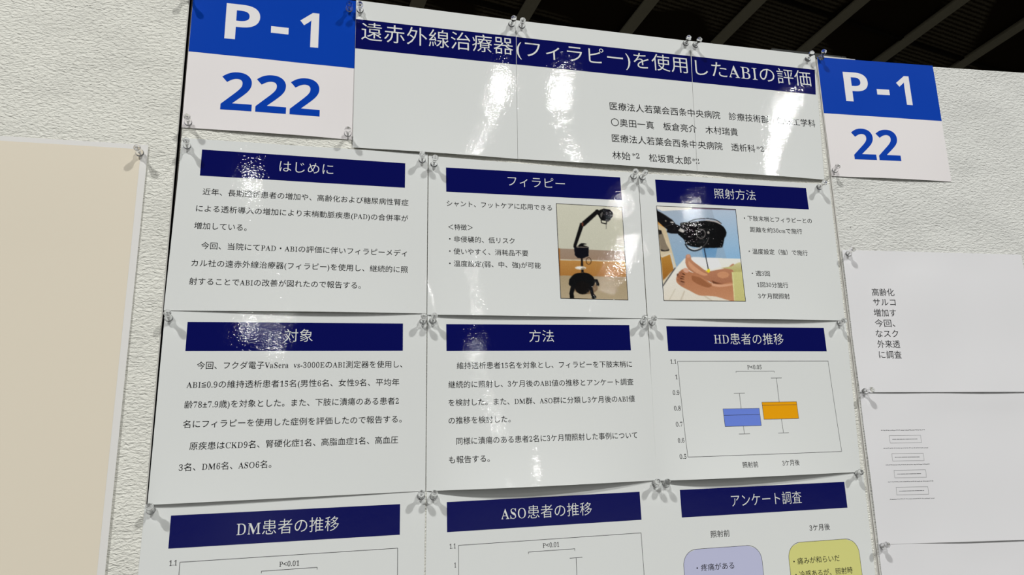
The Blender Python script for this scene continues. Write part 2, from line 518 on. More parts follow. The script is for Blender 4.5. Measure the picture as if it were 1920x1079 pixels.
# ------------------------------------------------------------------ display panels
def panel(mw, x0, x1, ytop, taper, mat, label):
    """x0/x1 at the top edge, mm; taper moves the right edge at the foot; the panel stands on the floor"""
    H = W0 * 1000 + ytop
    e = bpy.data.objects.new('display_panel', None); COL.objects.link(e); e.matrix_world = mw; e.empty_display_size = .1
    tag(e, label, 'display panel', 'display panels in a row')
    T = 32
    v = [(x0, ytop, 0), (x1, ytop, 0), (x1 + taper, ytop - H, 0), (x0, ytop - H, 0)]
    v = v + [(a, b, -T) for a, b, _ in v]
    V = [(a / 1000, b / 1000, c / 1000) for a, b, c in v]
    F = [(3, 2, 1, 0), (4, 5, 6, 7), (0, 1, 5, 4), (1, 2, 6, 5), (2, 3, 7, 6), (3, 0, 4, 7)]
    me = mesh_of('panel_board', V, F)
    bm = bmesh.new(); bm.from_mesh(me); bmesh.ops.recalc_face_normals(bm, faces=bm.faces[:]); bmesh.ops.bevel(bm, geom=bm.edges[:], offset=.0012, segments=2, affect='EDGES'); bm.to_mesh(me); bm.free()
    link('panel_board', me, mat, e)
    return e, H
pl, H = panel(wall_matrix(0, 0), -1236, -324.2, 437, 0, VINYL, 'cream textured display panel on the left, carrying the cream poster edge')
pm, H = panel(wall_matrix(0, 0), -321.6, 590.6, 433.5, -38, VINYL, 'middle display panel covered by the twelve laminated poster sheets')
pr, HR = panel(right_matrix(0, 0), .3, 905, -3.5, 0, VINYLR, 'white textured display panel on the right under the cut-off number card')
# edge trims at the seams
def strip(parent, pts, w, z0, z1, mat, name='edge_strip'):
    (xa, ya), (xb, yb) = pts
    V = []
    for z in (z0, z1):
        V += [(xa, ya, z), (xa + w, ya, z), (xb + w, yb, z), (xb, yb, z)]
    F = [(3, 2, 1, 0), (4, 5, 6, 7), (0, 1, 5, 4), (1, 2, 6, 5), (2, 3, 7, 6), (3, 0, 4, 7)]
    me = mesh_of(name, [(a / 1000, b / 1000, c / 1000) for a, b, c in V], F)
    bm = bmesh.new(); bm.from_mesh(me); bmesh.ops.recalc_face_normals(bm, faces=bm.faces[:]); bm.to_mesh(me); bm.free()
    return link(name, me, mat, parent)
strip(pm, ((-321.6, 432), (-321.6, -1650)), .9, -28, .25, DARKEDGE)
strip(pm, ((589.3, 432), (551.3, -1650)), 1.3, -28, .5, EDGE)
strip(pl, ((-325.2, 435), (-325.2, -1650)), 1.0, -28, .2, EDGE)
strip(pr, ((.2, -5), (.2, -HR - 3)), 1.3, -28, .5, EDGE)

# clear joint plate lying across the top of the two panels
pc = bpy.data.objects.new('panel_connector', None); COL.objects.link(pc); pc.matrix_world = wall_matrix(518, 433.8)
tag(pc, 'clear acrylic joint plate on the panel tops beside the right number card', 'connector')
link('joint_plate', box_mesh('joint_plate', 0, .138, .0003, .0125, -.030, -.006, .0012), ACRYL, pc)
link('cover_strip', box_mesh('cover_strip', .088, .150, .0003, .0062, -.0055, -.002, .0004), matte('white_plastic_strip', (200, 200, 196), rough=.4), pc)

# ------------------------------------------------------------------ number cards
def number_card(mw, corners, digits, label, seed):
    sh = Sheet('number_card', mw, corners, .7, 2.2, 1.0, .25, seed, CARD, .3, 2.5)
    tag(sh.o, label, 'sign', 'blue and white number cards')
    (ax, ay), (bx, by), (cx, cy), (dx, dy) = corners
    bl = sh.quad('blue_field', [(ax, ay), (bx, by), (bx, -100.6), (ax, -98.0)], BLUE, None, .09, 30, 16)
    v, f = join([fit_box('P', 40.2, 81.4, -75.2, -24.6), fit_box('-', 95.4, 117.0, -60.6, -51.0), fit_box('1', 131.0, 154.6, -75.6, -25.2)])
    v, f = grid_cut(v, f)
    sh.layer('letter_text', v, f, CARDWHITE, bl, .17)
    w = 36.6
    v, f = join([fit_box('2', 41.2 + k * 40.9, 41.2 + k * 40.9 + w, -173.3, -121.2) for k in range(digits)])
    v, f = grid_cut(v, f)
    sh.layer('number_text', v, f, BLUE, None, .12)
    return sh
number_card(wall_matrix(-320, 440), [(0, 0.5), (201.5, 0), (201.2, -201.5), (-.6, -200.6)], 3, 'blue and white card numbered P-1 222 above the first poster sheet', 11)
number_card(right_matrix(1.5, 0), [(0, -1.2), (201, -3.0), (201, -203.2), (0, -202.4)], 2, 'blue and white number card at upper right, its number cut short', 12)

# ------------------------------------------------------------------ title banner, three sheets side by side
TITLE = [('遠赤外線治療器', -110.9, 96.6, 394.4, 29.6), ('(フィラピー)を使用', 101.5, 363.8, 393.2, 29.4), ('したABIの評価', 376.3, 574.2, 391.6, 29.0)]
AUTH = [('医療法人若葉会西条中央病院　診療技術部　臨床工学科', 235.7, 571.5, 316.3, 13.4), ('〇奥田一真　板倉亮介　木村瑞貴', 235.8, 435.7, 291.3, 13.3),
        ('医療法人若葉会西条中央病院　透析科', 235.5, 461.3, 266.6, 13.3), ('*2', 464.0, 476.1, 267.1, 11), ('林始', 234.1, 261.0, 240.3, 13.4),
        ('*2', 264.1, 275.1, 242.0, 11), ('松坂貫太郎', 289.4, 355.3, 240.4, 13.4), ('*2', 357.2, 368.3, 241.0, 11)]
def clip_x(v, f, lo, hi):
    bm = bmesh.new()
    bv = [bm.verts.new((a, b, 0)) for a, b in v]
    for q in f:
        try: bm.faces.new([bv[i] for i in q])
        except ValueError: pass
    for x, inner in ((lo, False), (hi, True)):
        bmesh.ops.bisect_plane(bm, geom=bm.verts[:] + bm.edges[:] + bm.faces[:], plane_co=(x, 0, 0), plane_no=(1, 0, 0), clear_inner=not inner, clear_outer=inner)
    bm.verts.index_update()
    V = [(q.co.x, q.co.y) for q in bm.verts]; F = [tuple(w.index for w in q.verts) for q in bm.faces]
    bm.free()
    return V, F
A_ = [fit_line(t, a, b, y, e) for t, a, b, y, e in AUTH]
for k, (xl, xr, xlb, xrb, lift, lab) in enumerate(((-118.5, 101.6, -118.5, 98.2, 2.2, 'left sheet of the title banner, right of the 222 card'), (101.9, 371.6, 98.5, 363.6, 2.8, 'middle sheet of the title banner with the bracketed katakana word'), (371.9, 588.0, 363.9, 574.2, 2.6, 'right sheet of the title banner, ending in ABI and printed with authors'))):
    ox = xl
    L = lambda x: x - ox
    yt = (440.2, 437.0, 435.4)[k]; yt2 = (437.0, 435.4, 435.4)[k]
    sh = Sheet('title_sheet', wall_matrix(ox, 0), [(0, yt), (xr - ox, yt2), (xrb - ox, (226.3, 225.6, 225.0)[k]), (xlb - ox, (227.2, 226.3, 225.6)[k])], 2.6 + .25 * k, lift, 1.0, .05, 20 + k, power=5)
    tag(sh.o, lab, 'poster sheet', 'title banner sheets')
    bt, bb = (411.6, 410.6, 410.0)[k], (368.0, 367.6, 366.8)[k]
    sx = (xrb - xr) / 210.0
    band = sh.quad('heading_band', [(0.2, bt), (xr - ox - (.3 if k < 2 else 4), bt - .6), (xr - ox + sx * 65 - (.3 if k < 2 else 4), bb - .6), (.2 + (xlb - xl) / 210 * 65, bb)], NAVY, None, .09, 40, 10)
    t, a, b, y, e = TITLE[k]
    v, f = fit_line(t, L(a), L(b), y, e, -.004)
    v, f = grid_cut(v, f, 12)
    sh.layer('heading_text', v, f, WHITEINK, band, .17)
    if k:
        seam = (0, 366.2)[k - 1] if k == 2 else -1e3
        parts = []
        for (v, f) in A_:
            V, F = clip_x(v, f, -1e4 if k == 1 else 366.4, 366.0 if k == 1 else 1e4)
            if F: parts.append(([(x - ox, yy) for x, yy in V], F))
        v, f = join(parts)
        sh.layer('author_text', v, f, INK, None, .16)

# ------------------------------------------------------------------ the nine poster sheets
POS = [[-.2956, .2120, -.0065], [.0010, .2080, .0047], [.2973, .2090, .0052], [-.2970, .0003, .0005], [0, 0, .0030], [.2970, -.0004, -.0029], [-.2988, -.2110, -.0023], [-.0007, -.2120, .0010], [.2982, -.2121, -.0028]]
BW, BH = 243.8, 33.62
OUT = [[(-23.4, 13.3), (272.8, 15), (272.5, -197.2), (-26, -198.9)], [(-22.5, 15), (271, 8), (267.5, -199.4), (-25.5, -196.6)], [(-24.8, 8), (285, 8), (279, -200.7), (-27.5, -199)],
       [(-24.5, 12.5), (272.9, 12.5), (271, -198.6), (-25.8, -198.9)], [(-23, 12), (270.6, 11), (268, -199.6), (-25.5, -198.2)], [(-25.5, 11), (281.7, 11.5), (273.4, -199.6), (-29.2, -199.1)],
       [(-26.5, 12.5), (273, 13), (270, -200), (-29, -200)], [(-23.5, 13.2), (274.5, 13), (270, -200), (-27, -200)], [(-25.6, 12.5), (275.6, 13), (272, -200), (-28, -200)]]
LIFT = [(3.0, 1.3, 3), (3.0, .5, 3), (3.5, 1.4, 3), (2.6, .35, 4), (9.0, .8, 3), (7.5, .65, 3), (3, 1, 3), (3, 1, 3), (3, 1, 3)]
LAB = ['white laminated sheet headed はじめに, directly under the 222 card', 'white laminated sheet with the photo of a black lamp on a wheeled stand', 'white laminated sheet with the photo of feet under a black lamp head',
       'white laminated sheet headed 対象, text only, at the left of the middle row', 'white laminated sheet headed 方法, text only, centre of the nine', 'white laminated sheet headed HD with blue and orange box plot',
       'white laminated sheet headed DM at lower left, chart cut by the frame', 'white laminated sheet headed ASO at bottom centre, chart cut by the frame', 'white laminated sheet at lower right with lilac and yellow answer boxes']
HEAD = [('はじめに', 90.0, 154.4, -15.2, 16.6), ('フィラピー', 82.5, 162.4, -14.4, 16.6), ('照射方法', 90.3, 157.0, -16.3, 17), ('対象', 106.2, 138.0, -15.6, 16.8), ('方法', 106.2, 138.9, -15.2, 17),
        ('HD患者の推移', 69.3, 176.4, -16.9, 17.2), ('DM患者の推移', 67.3, 175.6, -17.7, 17.2), ('ASO患者の推移', 65.2, 179.1, -17.0, 16.8), ('アンケート調査', 71.2, 174.9, -17.0, 17.4)]
BODY = {
 1: (9.3, [('近年、長期透析患者の増加や、高齢化および糖尿病性腎症', 4.7, 248.4, -53.8), ('による透析導入の増加により末梢動脈疾患(PAD)の合併率が', -1.0, 248.4, -75.1), ('増加している。', -1.5, 56.8, -96.6), ('今回、当院にてPAD・ABIの評価に伴いフィラピーメディ', 7.9, 247.3, -120.8), ('カル社の遠赤外線治療器(フィラピー)を使用し、継続的に照', -1.1, 248.7, -142.2), ('射することでABIの改善が図れたので報告する。', -1.9, 192.1, -164.2)]),
 2: (8.8, [('シャント、フットケアに応用できる', .4, 142.3, -49.5), ('＜特徴＞', 2.0, 33.9, -81.5), ('・非侵襲的、低リスク', 2.9, 89.2, -97.6), ('・使いやすく、消耗品不要', 2.7, 106.6, -113.9), ('・温度設定(弱、中、強)が可能', 2.5, 123.1, -130.2)]),
 3: (8.7, [('・下肢末梢とフィラピーとの', 133.9, 246.0, -51.7), ('距離を約30cmで施行', 141.7, 227.0, -68.6), ('・温度設定（強）で施行', 135.2, 231.5, -101.3), ('・週3回', 135.7, 164.2, -133.8), ('1回30分施行', 141.7, 191.4, -150.3), ('3ケ月間照射', 140.9, 191.1, -166.7)]),
 4: (9.3, [('今回、フクダ電子VaSera  vs-3000EのABI測定器を使用し、', 13.3, 243.3, -50.1), ('ABI≦0.9の維持透析患者15名(男性6名、女性9名、平均年', 4.2, 239.8, -71.6), ('齢78±7.9歳)を対象とした。また、下肢に潰瘍のある患者2', 3.4, 239.6, -93.7), ('名にフィラピーを使用した症例を評価したので報告する。', 3.4, 243.0, -115.2), ('原疾患はCKD9名、腎硬化症1名、高脂血症1名、高血圧', 11.8, 239.0, -139.1), ('3名、DM6名、ASO6名。', 2.9, 98.5, -161.4)]),
 5: (9.2, [('維持透析患者15名を対象とし、フィラピーを下肢末梢に', 12.6, 243.8, -51.9), ('継続的に照射し、3ケ月後のABI値の推移とアンケート調査', 1.9, 244.0, -75.0), ('を検討した。また、DM群、ASO群に分類し3ケ月後のABI値', 1.8, 244.3, -96.7), ('の推移を検討した。', 1.6, 78.0, -118.1), ('同様に潰瘍のある患者2名に3ケ月間照射した事例について', 10.4, 243.9, -142.7), ('も報告する。', 1.3, 50.1, -164.0)]),
 9: (9.0, [('照射前', 37.9, 64.6, -56.1), ('3ケ月後', 182.0, 212.8, -56.3)]),
}
CHART = {
 6: (8.2, [('1.1', 2.1, 10.4, -47.6), ('1', 7.4, 10.4, -68.0), ('0.9', 1.9, 11.1, -88.5), ('0.8', 1.9, 11.1, -108.8), ('0.7', 2.4, 11.6, -129.4), ('0.6', 2.9, 11.5, -149.9), ('0.5', 3.1, 11.9, -170.2), ('P<0.05', 115.4, 137.1, -55.3), ('照射前', 89.4, 112.3, -183.7), ('3ケ月後', 149.3, 175.8, -183.5)]),
 7: (7.6, [('1.1', 2.2, 9.6, -48.2), ('P<0.01', 113.5, 134.3, -56.7)]),
 8: (7.6, [('1.1', 2.9, 10.0, -49.3), ('1', 8.2, 10.1, -70.1), ('P<0.01', 115.0, 135.3, -55.6)]),
}
SHEETS = {}
for n in range(1, 10):
    x, y, a = POS[n - 1]
    row = (n - 1) // 3; colm = (n - 1) % 3
    lf, sk, pw = LIFT[n - 1]
    sh = Sheet('poster_sheet', wall_matrix(x * 1000, y * 1000, 0, a), OUT[n - 1], (1.7, 1.1, .5)[row] + .15 * colm, lf * 1.3, sk, .08, 30 + n, power=pw + .3)
    tag(sh.o, LAB[n - 1], 'poster sheet', 'laminated poster sheets in three rows')
    SHEETS[n] = sh
    band = sh.rect('heading_band', 0, BW, -BH, 0, NAVY)
    h = HEAD[n - 1]
    sh.text('heading_text', [h[:4]], h[4], WHITEINK, band, .18, -.006)
    if n in BODY: sh.text('body_text', BODY[n][1], BODY[n][0], INK)
    if n in CHART: sh.text('chart_text', CHART[n][1], CHART[n][0], INK)

BOXBLUE = glossy('box_blue', (112, 138, 226)); BOXORANGE = glossy('box_orange', (246, 168, 12))
LILAC = glossy('lilac_fill', (196, 198, 226)); YELLOW = glossy('yellow_fill', (222, 220, 136))
def box_plot(sh, q, med, wt, wb, cap, mat, label):
    (x0, y1), (x1, y0) = q
    b = sh.rect('box_plot', x0, x1, y0, y1, mat, None, .1, 12, 6); b['label'] = label
    cx = (x0 + x1) / 2
    sh.strokes('box_outline', [[(x0, y1), (x1, y1), (x1, y0), (x0, y0), (x0, y1)]], LINEINK, b, .45)
    sh.strokes('median_line', [[(x0, med), (x1, med)]], LINEINK, b, .5)
    sh.strokes('whisker', [[(cx, y1), (cx, wt)], [(cx - cap, wt), (cx + cap, wt)]], LINEINK, b, .5)
    sh.strokes('whisker', [[(cx, y0), (cx, wb)], [(cx - cap, wb), (cx + cap, wb)]], LINEINK, b, .5)
s6 = SHEETS[6]
s6.strokes('plot_frame', [[(12.4, -47.3), (243.9, -47.3), (246.3, -171.5), (14.1, -171.2), (12.4, -47.3)]], LINEINK, None, .5)
s6.strokes('significance_bracket', [[(97.5, -62.7), (97.5, -61.2), (156.1, -61.2), (156.1, -62.8)]], LINEINK, None, .45)
box_plot(s6, ((72.1, -111.0), (126.2, -134.0)), -119.4, -90.6, -144.1, 8.1, BOXBLUE, 'blue box of the box plot')
box_plot(s6, ((131.5, -103.1), (185.2, -125.8)), -107.2, -70.4, -144.3, 8.2, BOXORANGE, 'orange box of the box plot')
s7, s8, s9 = SHEETS[7], SHEETS[8], SHEETS[9]
s7.strokes('plot_frame', [[(12.6, -48.0), (241.6, -48.0), (241.8, -171), (11.6, -171), (12.6, -48.0)]], LINEINK, None, .5)
s7.strokes('significance_bracket', [[(95.3, -64.5), (95.3, -62.6), (153.6, -62.6), (153.6, -64.6)]], LINEINK, None, .5)
s8.strokes('plot_frame', [[(13.3, -49.0), (242.0, -49.0), (242.8, -171), (12.3, -171), (13.3, -49.0)]], LINEINK, None, .5)
s8.strokes('significance_bracket', [[(97, -64), (97, -61.9), (154.8, -61.9), (154.8, -64)]], LINEINK, None, .5)
s8.strokes('whisker', [[(156.0, -72.2), (155.6, -118)], [(148, -72.2), (163.8, -72.2)]], LINEINK, None, .5)
def answer_box(sh, x0, x1, y0, y1, r, mat, lines, label):
    pts = []
    for cx, cy, a0 in ((x1 - r, y1 - r, 0), (x0 + r, y1 - r, 90), (x0 + r, y0 + r, 180), (x1 - r, y0 + r, 270)):
        pts += [(cx + r * math.cos(math.radians(a0 + k * 9)), cy + r * math.sin(math.radians(a0 + k * 9))) for k in range(11)]
    # rows of quads so the fill follows the sheet
    V, F = [], []
    ny = 24
    for j in range(ny + 1):
        yy = y1 - (y1 - y0) * j / ny
        d = max(0, yy - (y1 - r), (y0 + r) - yy); ins = r - math.sqrt(max(r * r - d * d, 0))
        for i in range(17): V.append((x0 + ins + (x1 - x0 - 2 * ins) * i / 16, yy))
    for j in range(ny):
        for i in range(16): F.append((j * 17 + i, (j + 1) * 17 + i, (j + 1) * 17 + i + 1, j * 17 + i + 1))
    b = sh.layer('answer_box', V, F, mat, None, .08, True); b['label'] = label
    sh.strokes('box_outline', [pts + [pts[0]]], INK, b, .45, .16)
    sh.text('answer_text', lines, 8.9, INK, b, .17)
answer_box(s9, -2.6, 107.0, -171, -72.4, 19, LILAC, [('・疼痛がある', 14.5, 66.6, -94.9)], 'lilac rounded answer box')
answer_box(s9, 146.0, 253.0, -171, -73.0, 19, YELLOW, [('・痛みが和らいだ', 152.1, 221.7, -96.1), ('・冷感あるが、照射時', 152.7, 239.2, -112.2)], 'yellow rounded answer box')

# the two printed photographs
K = (14, 13, 14)
lampL = [(None, [(196, 194, 176), (184, 182, 164)]),
 ([(0, 505), (700, 532), (700, 630), (0, 612)], [(150, 130, 112), (146, 122, 102)]), ([(0, 610), (700, 622), (700, 634), (0, 620)], (196, 184, 160)),
 ([(0, 620), (700, 634), (700, 775), (0, 765)], [(176, 128, 68), (160, 110, 54)]), ([(0, 765), (700, 775), (700, 1000), (0, 1000)], [(160, 142, 112), (168, 152, 124)]),
 ([(0, 505), (46, 505), (52, 765), (40, 765)], (150, 100, 52)), (ell(285, 880, 120, 60), (120, 98, 72)),
 ([(174, 498), (176, 470), (240, 258), (272, 262), (268, 300), (204, 480), (200, 500)], K), ([(246, 268), (262, 246), (392, 132), (416, 138), (412, 168), (282, 290), (262, 296)], K),
 (ell(262, 272, 9, 20), (96, 52, 36)), ([(385, 132), (405, 126), (440, 150), (436, 190), (414, 186), (400, 170)], K), ([(424, 134), (466, 117), (526, 128), (556, 160), (552, 196), (530, 226), (510, 246), (470, 238), (440, 232), (416, 192), (424, 160)], (10, 10, 11)),
 ([(432, 170), (452, 150), (458, 160), (446, 200), (436, 208)], (90, 88, 84))]
lampL += [(p, K) for p in thick([(440, 232), (444, 258), (490, 268), (494, 244)], 9)] + [(p, (50, 48, 44)) for p in thick([(490, 270), (489, 316)], 4)]
lampL += [([(180, 492), (320, 490), (318, 580), (262, 602), (214, 598), (186, 570)], (12, 12, 20)), ([(200, 486), (240, 474), (312, 490), (312, 498), (205, 498)], (120, 112, 100)), (curve([(214, 484), (250, 456), (302, 464), (268, 474), (310, 488), (230, 490)]), K)]
lampL += [(p, (56, 38, 24)) for p in thick(ell(318, 626, 24, 32) + [(342, 626)], 6)]
lampL += [([(243, 598), (262, 598), (270, 735), (246, 735)], (26, 22, 20)), (ell(240, 692, 54, 16), (206, 196, 178)), (ell(232, 690, 30, 9), (240, 234, 220)), (ell(262, 698, 20, 8), (150, 138, 118)),
 (curve([(132, 800), (180, 752), (240, 738), (300, 740), (352, 768), (376, 810), (372, 846), (330, 880), (210, 880), (150, 866), (128, 850), (132, 800)]), (12, 12, 13)), (ell(258, 880, 72, 62), (16, 13, 12)),
 ([(150, 850), (192, 868), (172, 930), (176, 980), (138, 980), (130, 934)], K), ([(322, 850), (350, 860), (366, 935), (390, 962), (374, 986), (346, 980), (326, 900)], K), ([(360, 796), (402, 800), (420, 846), (414, 862), (392, 858), (384, 826), (360, 824)], K), (ell(154, 966, 20, 16), (8, 8, 8)), (ell(366, 968, 22, 17), (8, 8, 8)), (ell(404, 846, 14, 16), (8, 8, 8))]
imgA = paint([(12, 67), (645, 103), (700, 992), (48, 982)], lampL)
photo_print(SHEETS[2], [(148.7, -42.9), (243.2, -43.9), (242.3, -174.6), (148.0, -173.8)], imgA)

SK = [(186, 132, 100), (160, 106, 78)]
footL = [(None, [(160, 172, 186), (118, 160, 192)]), ([(600, 60), (960, 60), (960, 600), (760, 600)], [(172, 186, 202), (132, 172, 204)]), ([(40, 30), (402, 56), (402, 72), (300, 84), (110, 96), (60, 72)], (224, 216, 206)), ([(402, 58), (860, 68), (860, 84), (402, 72)], (112, 92, 108)),
 ([(60, 195), (135, 245), (160, 320), (250, 660), (120, 850), (90, 560)], [(196, 176, 140), (206, 196, 172)]), ([(60, 195), (132, 245), (126, 266), (70, 232)], (200, 150, 84)), ([(74, 286), (104, 296), (112, 330), (80, 340)], (30, 28, 28)), ([(80, 340), (118, 330), (150, 430), (182, 490), (150, 508), (96, 506)], (128, 116, 98)), (curve([(96, 486), (140, 498), (180, 488), (170, 504), (110, 506), (96, 486)]), (28, 26, 26)),
 ([(100, 566), (176, 536), (196, 540), (222, 690), (120, 800)], [(176, 128, 56), (148, 96, 38)]), ([(100, 560), (190, 522), (200, 534), (112, 570)], (210, 200, 176)), ([(186, 532), (200, 530), (240, 668), (224, 690)], (196, 196, 186)),
 ([(500, 470), (660, 470), (640, 570), (520, 570)], [(98, 142, 180), (110, 152, 188)]),
 ([(120, 850), (250, 670), (330, 580), (420, 566), (900, 584), (950, 1015), (120, 1005)], [(222, 220, 212), (214, 206, 190)]), ([(330, 580), (420, 566), (660, 580), (700, 660), (600, 690)], (232, 232, 228)),
 (thick([(118, 852), (240, 672)], 10)[0], (60, 58, 60)), (thick([(330, 900), (290, 1000)], 14)[0], (196, 186, 168)), (thick([(520, 950), (600, 1000)], 14)[0], (196, 186, 168)), (thick([(240, 880), (180, 990)], 10)[0], (198, 190, 172)),
 (curve([(345, 548), (364, 537), (386, 542), (396, 572), (404, 596), (470, 650), (556, 705), (680, 690), (760, 672), (830, 640), (830, 828), (700, 836), (620, 830), (556, 800), (500, 780), (430, 730), (372, 690), (344, 640), (339, 600), (345, 548)]), SK),
 (curve([(350, 552), (364, 540), (382, 546), (384, 566), (362, 572), (350, 552)]), (196, 146, 122)), (curve([(372, 600), (420, 650), (500, 710), (560, 740), (520, 752), (430, 712), (372, 650), (372, 600)]), (200, 146, 112)), (curve([(600, 800), (700, 832), (810, 826), (810, 840), (640, 842), (600, 800)]), (104, 62, 42)), (ell(716, 744, 60, 34), (192, 136, 100)),
 (curve([(272, 722), (300, 694), (340, 678), (372, 690), (384, 712), (470, 742), (540, 790), (600, 826), (700, 836), (820, 826), (830, 1005), (760, 995), (650, 962), (560, 952), (470, 945), (380, 900), (300, 858), (256, 820), (248, 776), (272, 722)]), [(170, 112, 78), (186, 132, 98)]),
 (curve([(400, 752), (480, 770), (560, 824), (600, 850), (560, 870), (470, 840), (410, 800), (400, 752)]), (148, 94, 62)), (curve([(600, 826), (680, 842), (800, 832), (800, 850), (680, 866), (600, 850)]), (206, 154, 122)),
 (ell(346, 698, 30, 22, .4), (206, 156, 132)), (ell(298, 728, 26, 18, .5), (156, 100, 72)), (ell(280, 760, 26, 17, .3), (150, 94, 66)), (ell(282, 796, 26, 17, .2), (156, 102, 74)), (ell(304, 830, 28, 18, .3), (160, 110, 84)),
 (ell(322, 736, 18, 5, .5), (72, 40, 26)), (ell(314, 762, 18, 5, .3), (76, 42, 28)), (ell(306, 782, 22, 5, .2), (72, 40, 26)), (ell(312, 812, 22, 5, .2), (76, 42, 28)), (ell(262, 742, 8, 14, .4), (100, 62, 44)),
 (curve([(690, 676), (800, 660), (870, 624), (900, 630), (910, 718), (830, 716), (800, 690), (690, 676)][1:]), [(196, 190, 140), (170, 162, 100)]), ([(804, 716), (916, 716), (945, 1010), (828, 1005), (814, 880)], [(196, 192, 128), (186, 180, 118)]), (thick([(812, 720), (826, 1000)], 8)[0], (214, 210, 156)),
 ([(50, 60), (66, 92), (130, 130), (212, 188), (250, 238), (300, 250), (300, 330), (200, 328), (156, 314), (160, 284), (130, 262), (64, 200)], (16, 15, 17)), (thick([(66, 94), (210, 190)], 5)[0], (52, 48, 44)),
 (curve([(268, 336), (286, 250), (300, 216), (400, 208), (540, 194), (640, 210), (716, 250), (752, 306), (748, 350), (733, 376), (716, 452), (694, 470), (560, 474), (450, 466), (380, 452), (346, 430), (320, 384), (268, 336)]), (10, 10, 11)), ([(540, 184), (660, 196), (704, 226), (690, 232), (640, 208), (540, 192)], (172, 164, 160)),
 (ell(495, 328, 47, 50), (96, 94, 92)), (ell(495, 328, 40, 43), (13, 13, 14)), (ell(570, 316, 11, 14), (150, 146, 140)), ([(268, 296), (292, 272), (330, 300), (318, 318), (296, 312)], (176, 172, 166)), (ell(146, 198, 8, 7), (150, 140, 124)), (curve([(188, 208), (216, 206), (226, 220), (200, 220), (188, 208)]), (190, 186, 180))]
footL += [(p, (46, 44, 44)) for p in thick(curve([(130, 262), (200, 236), (250, 236), (290, 262)]), 5)]
footL += [(p, (24, 22, 24)) for p in thick(curve([(290, 262), (410, 190), (540, 172), (640, 184), (702, 222)]), 7)]
footL += [(p, (190, 192, 194)) for p in thick(curve([(370, 462), (420, 486), (476, 478), (500, 462)]), 12)]
footL += [(p, (30, 30, 32)) for p in thick(curve([(576, 362), (552, 420), (500, 478), (430, 502), (370, 480), (340, 436)]), 13)]
footL += [(p, (92, 90, 88)) for p in thick(curve([(574, 368), (548, 422), (500, 472)]), 4)]
footL += [(ell(x, y, 4, 4), (150, 148, 146)) for x, y in ((398, 438), (366, 410), (340, 400), (708, 402), (700, 430), (694, 456), (570, 432), (440, 440))]
footL += [(p, (20, 20, 30)) for p in thick([(526, 474), (568, 692)], 9)] + [([(556, 690), (582, 682), (584, 714), (562, 726)], (240, 206, 40)), ([(540, 704), (560, 698), (560, 712), (544, 714)], (232, 196, 50))]
imgB = paint([(52, 42), (850, 72), (942, 1010), (125, 997)], footL, 170, 190)
photo_print(SHEETS[3], [(-1.4, -39.4), (122.1, -38.7), (120.1, -174.5), (-2.1, -174.3)], imgB)

# ------------------------------------------------------------------ sheets of the neighbouring posters
a4 = lambda w, t, b: [(0, t), (w, t), (w, b), (0, b)]
nb = Sheet('printed_sheet', right_matrix(2.8, -319), a4(297, 0, -209), 1.4, 1.6, 1.0, .6, 51, PLAIN)
tag(nb.o, 'plain white sheet with large black text on the right panel, its lines cut off', 'poster sheet', 'plain sheets of the neighbouring poster')
v, f = join([fit_line(t, x, x + 11.9 * len(t) - (4.5 if t[-1] == '、' else .8), y, 12.2) for t, x, y in (('高齢化', 39.3, -63.6), ('サルコ', 39.2, -78.4), ('増加す', 38.0, -94.2), ('今回、', 37.7, -109.6), ('なスク', 36.9, -124.9), ('外来透', 37.2, -140.2), ('に調査', 37.2, -155.6))])
nb.layer('body_text', v, f, PLAININK, None, .15)
fl = Sheet('printed_sheet', right_matrix(3.5, -522), a4(297, 0, -209), .9, 1.8, 1.0, .6, 52, PLAIN)
tag(fl.o, 'plain white sheet with tiny flow chart boxes below the large-text sheet', 'poster sheet', 'plain sheets of the neighbouring poster')
rows, boxes = [], []
rr = random.Random(5)
for k, y in enumerate((-58.7, -83.1, -105.6, -128.2, -151.1)):
    x = 24.8
    while x < 92:
        w = rr.uniform(.9, 2.6); rows.append([(x, y + rr.uniform(-.3, .3)), (x + w, y + rr.uniform(-.3, .3))]); x += w + rr.uniform(.7, 1.6)
    if k < 4:
        t = y - 7.4; boxes.append([(35.8, t), (84, t), (84, t - 10), (35.8, t - 10), (35.8, t)])
        x = 40
        while x < 76:
            w = rr.uniform(.8, 2.2); rows.append([(x, t - 5), (x + w, t - 5)]); x += w + rr.uniform(.5, 1.2)
fl.strokes('fine_print', rows, FAINTINK, None, .7)
fl.strokes('flow_chart_box', boxes, FAINTINK, None, .3)
lo_ = Sheet('printed_sheet', right_matrix(3.1, -728), a4(297, 0, -209), .5, 1.5, 1.0, .5, 53, PLAIN)
tag(lo_.o, 'blank corner of a white sheet at the bottom of the right panel', 'poster sheet', 'plain sheets of the neighbouring poster')
cp = Sheet('cream_poster', wall_matrix(-355, 213.5), [(-594, 0), (0, 0), (-3.5, -800), (-594, -800)], .7, 4, 1.0, .8, 54, matte('poster_white_margin', (232, 230, 226), rough=.35, spec=.4))
tag(cp.o, 'cream poster with a white margin pinned on the left display panel', 'poster')
cp.quad('printed_area', [(-588, -6), (-7.5, -6), (-11, -794), (-588, -794)], CREAM, None, .1, 60, 60)

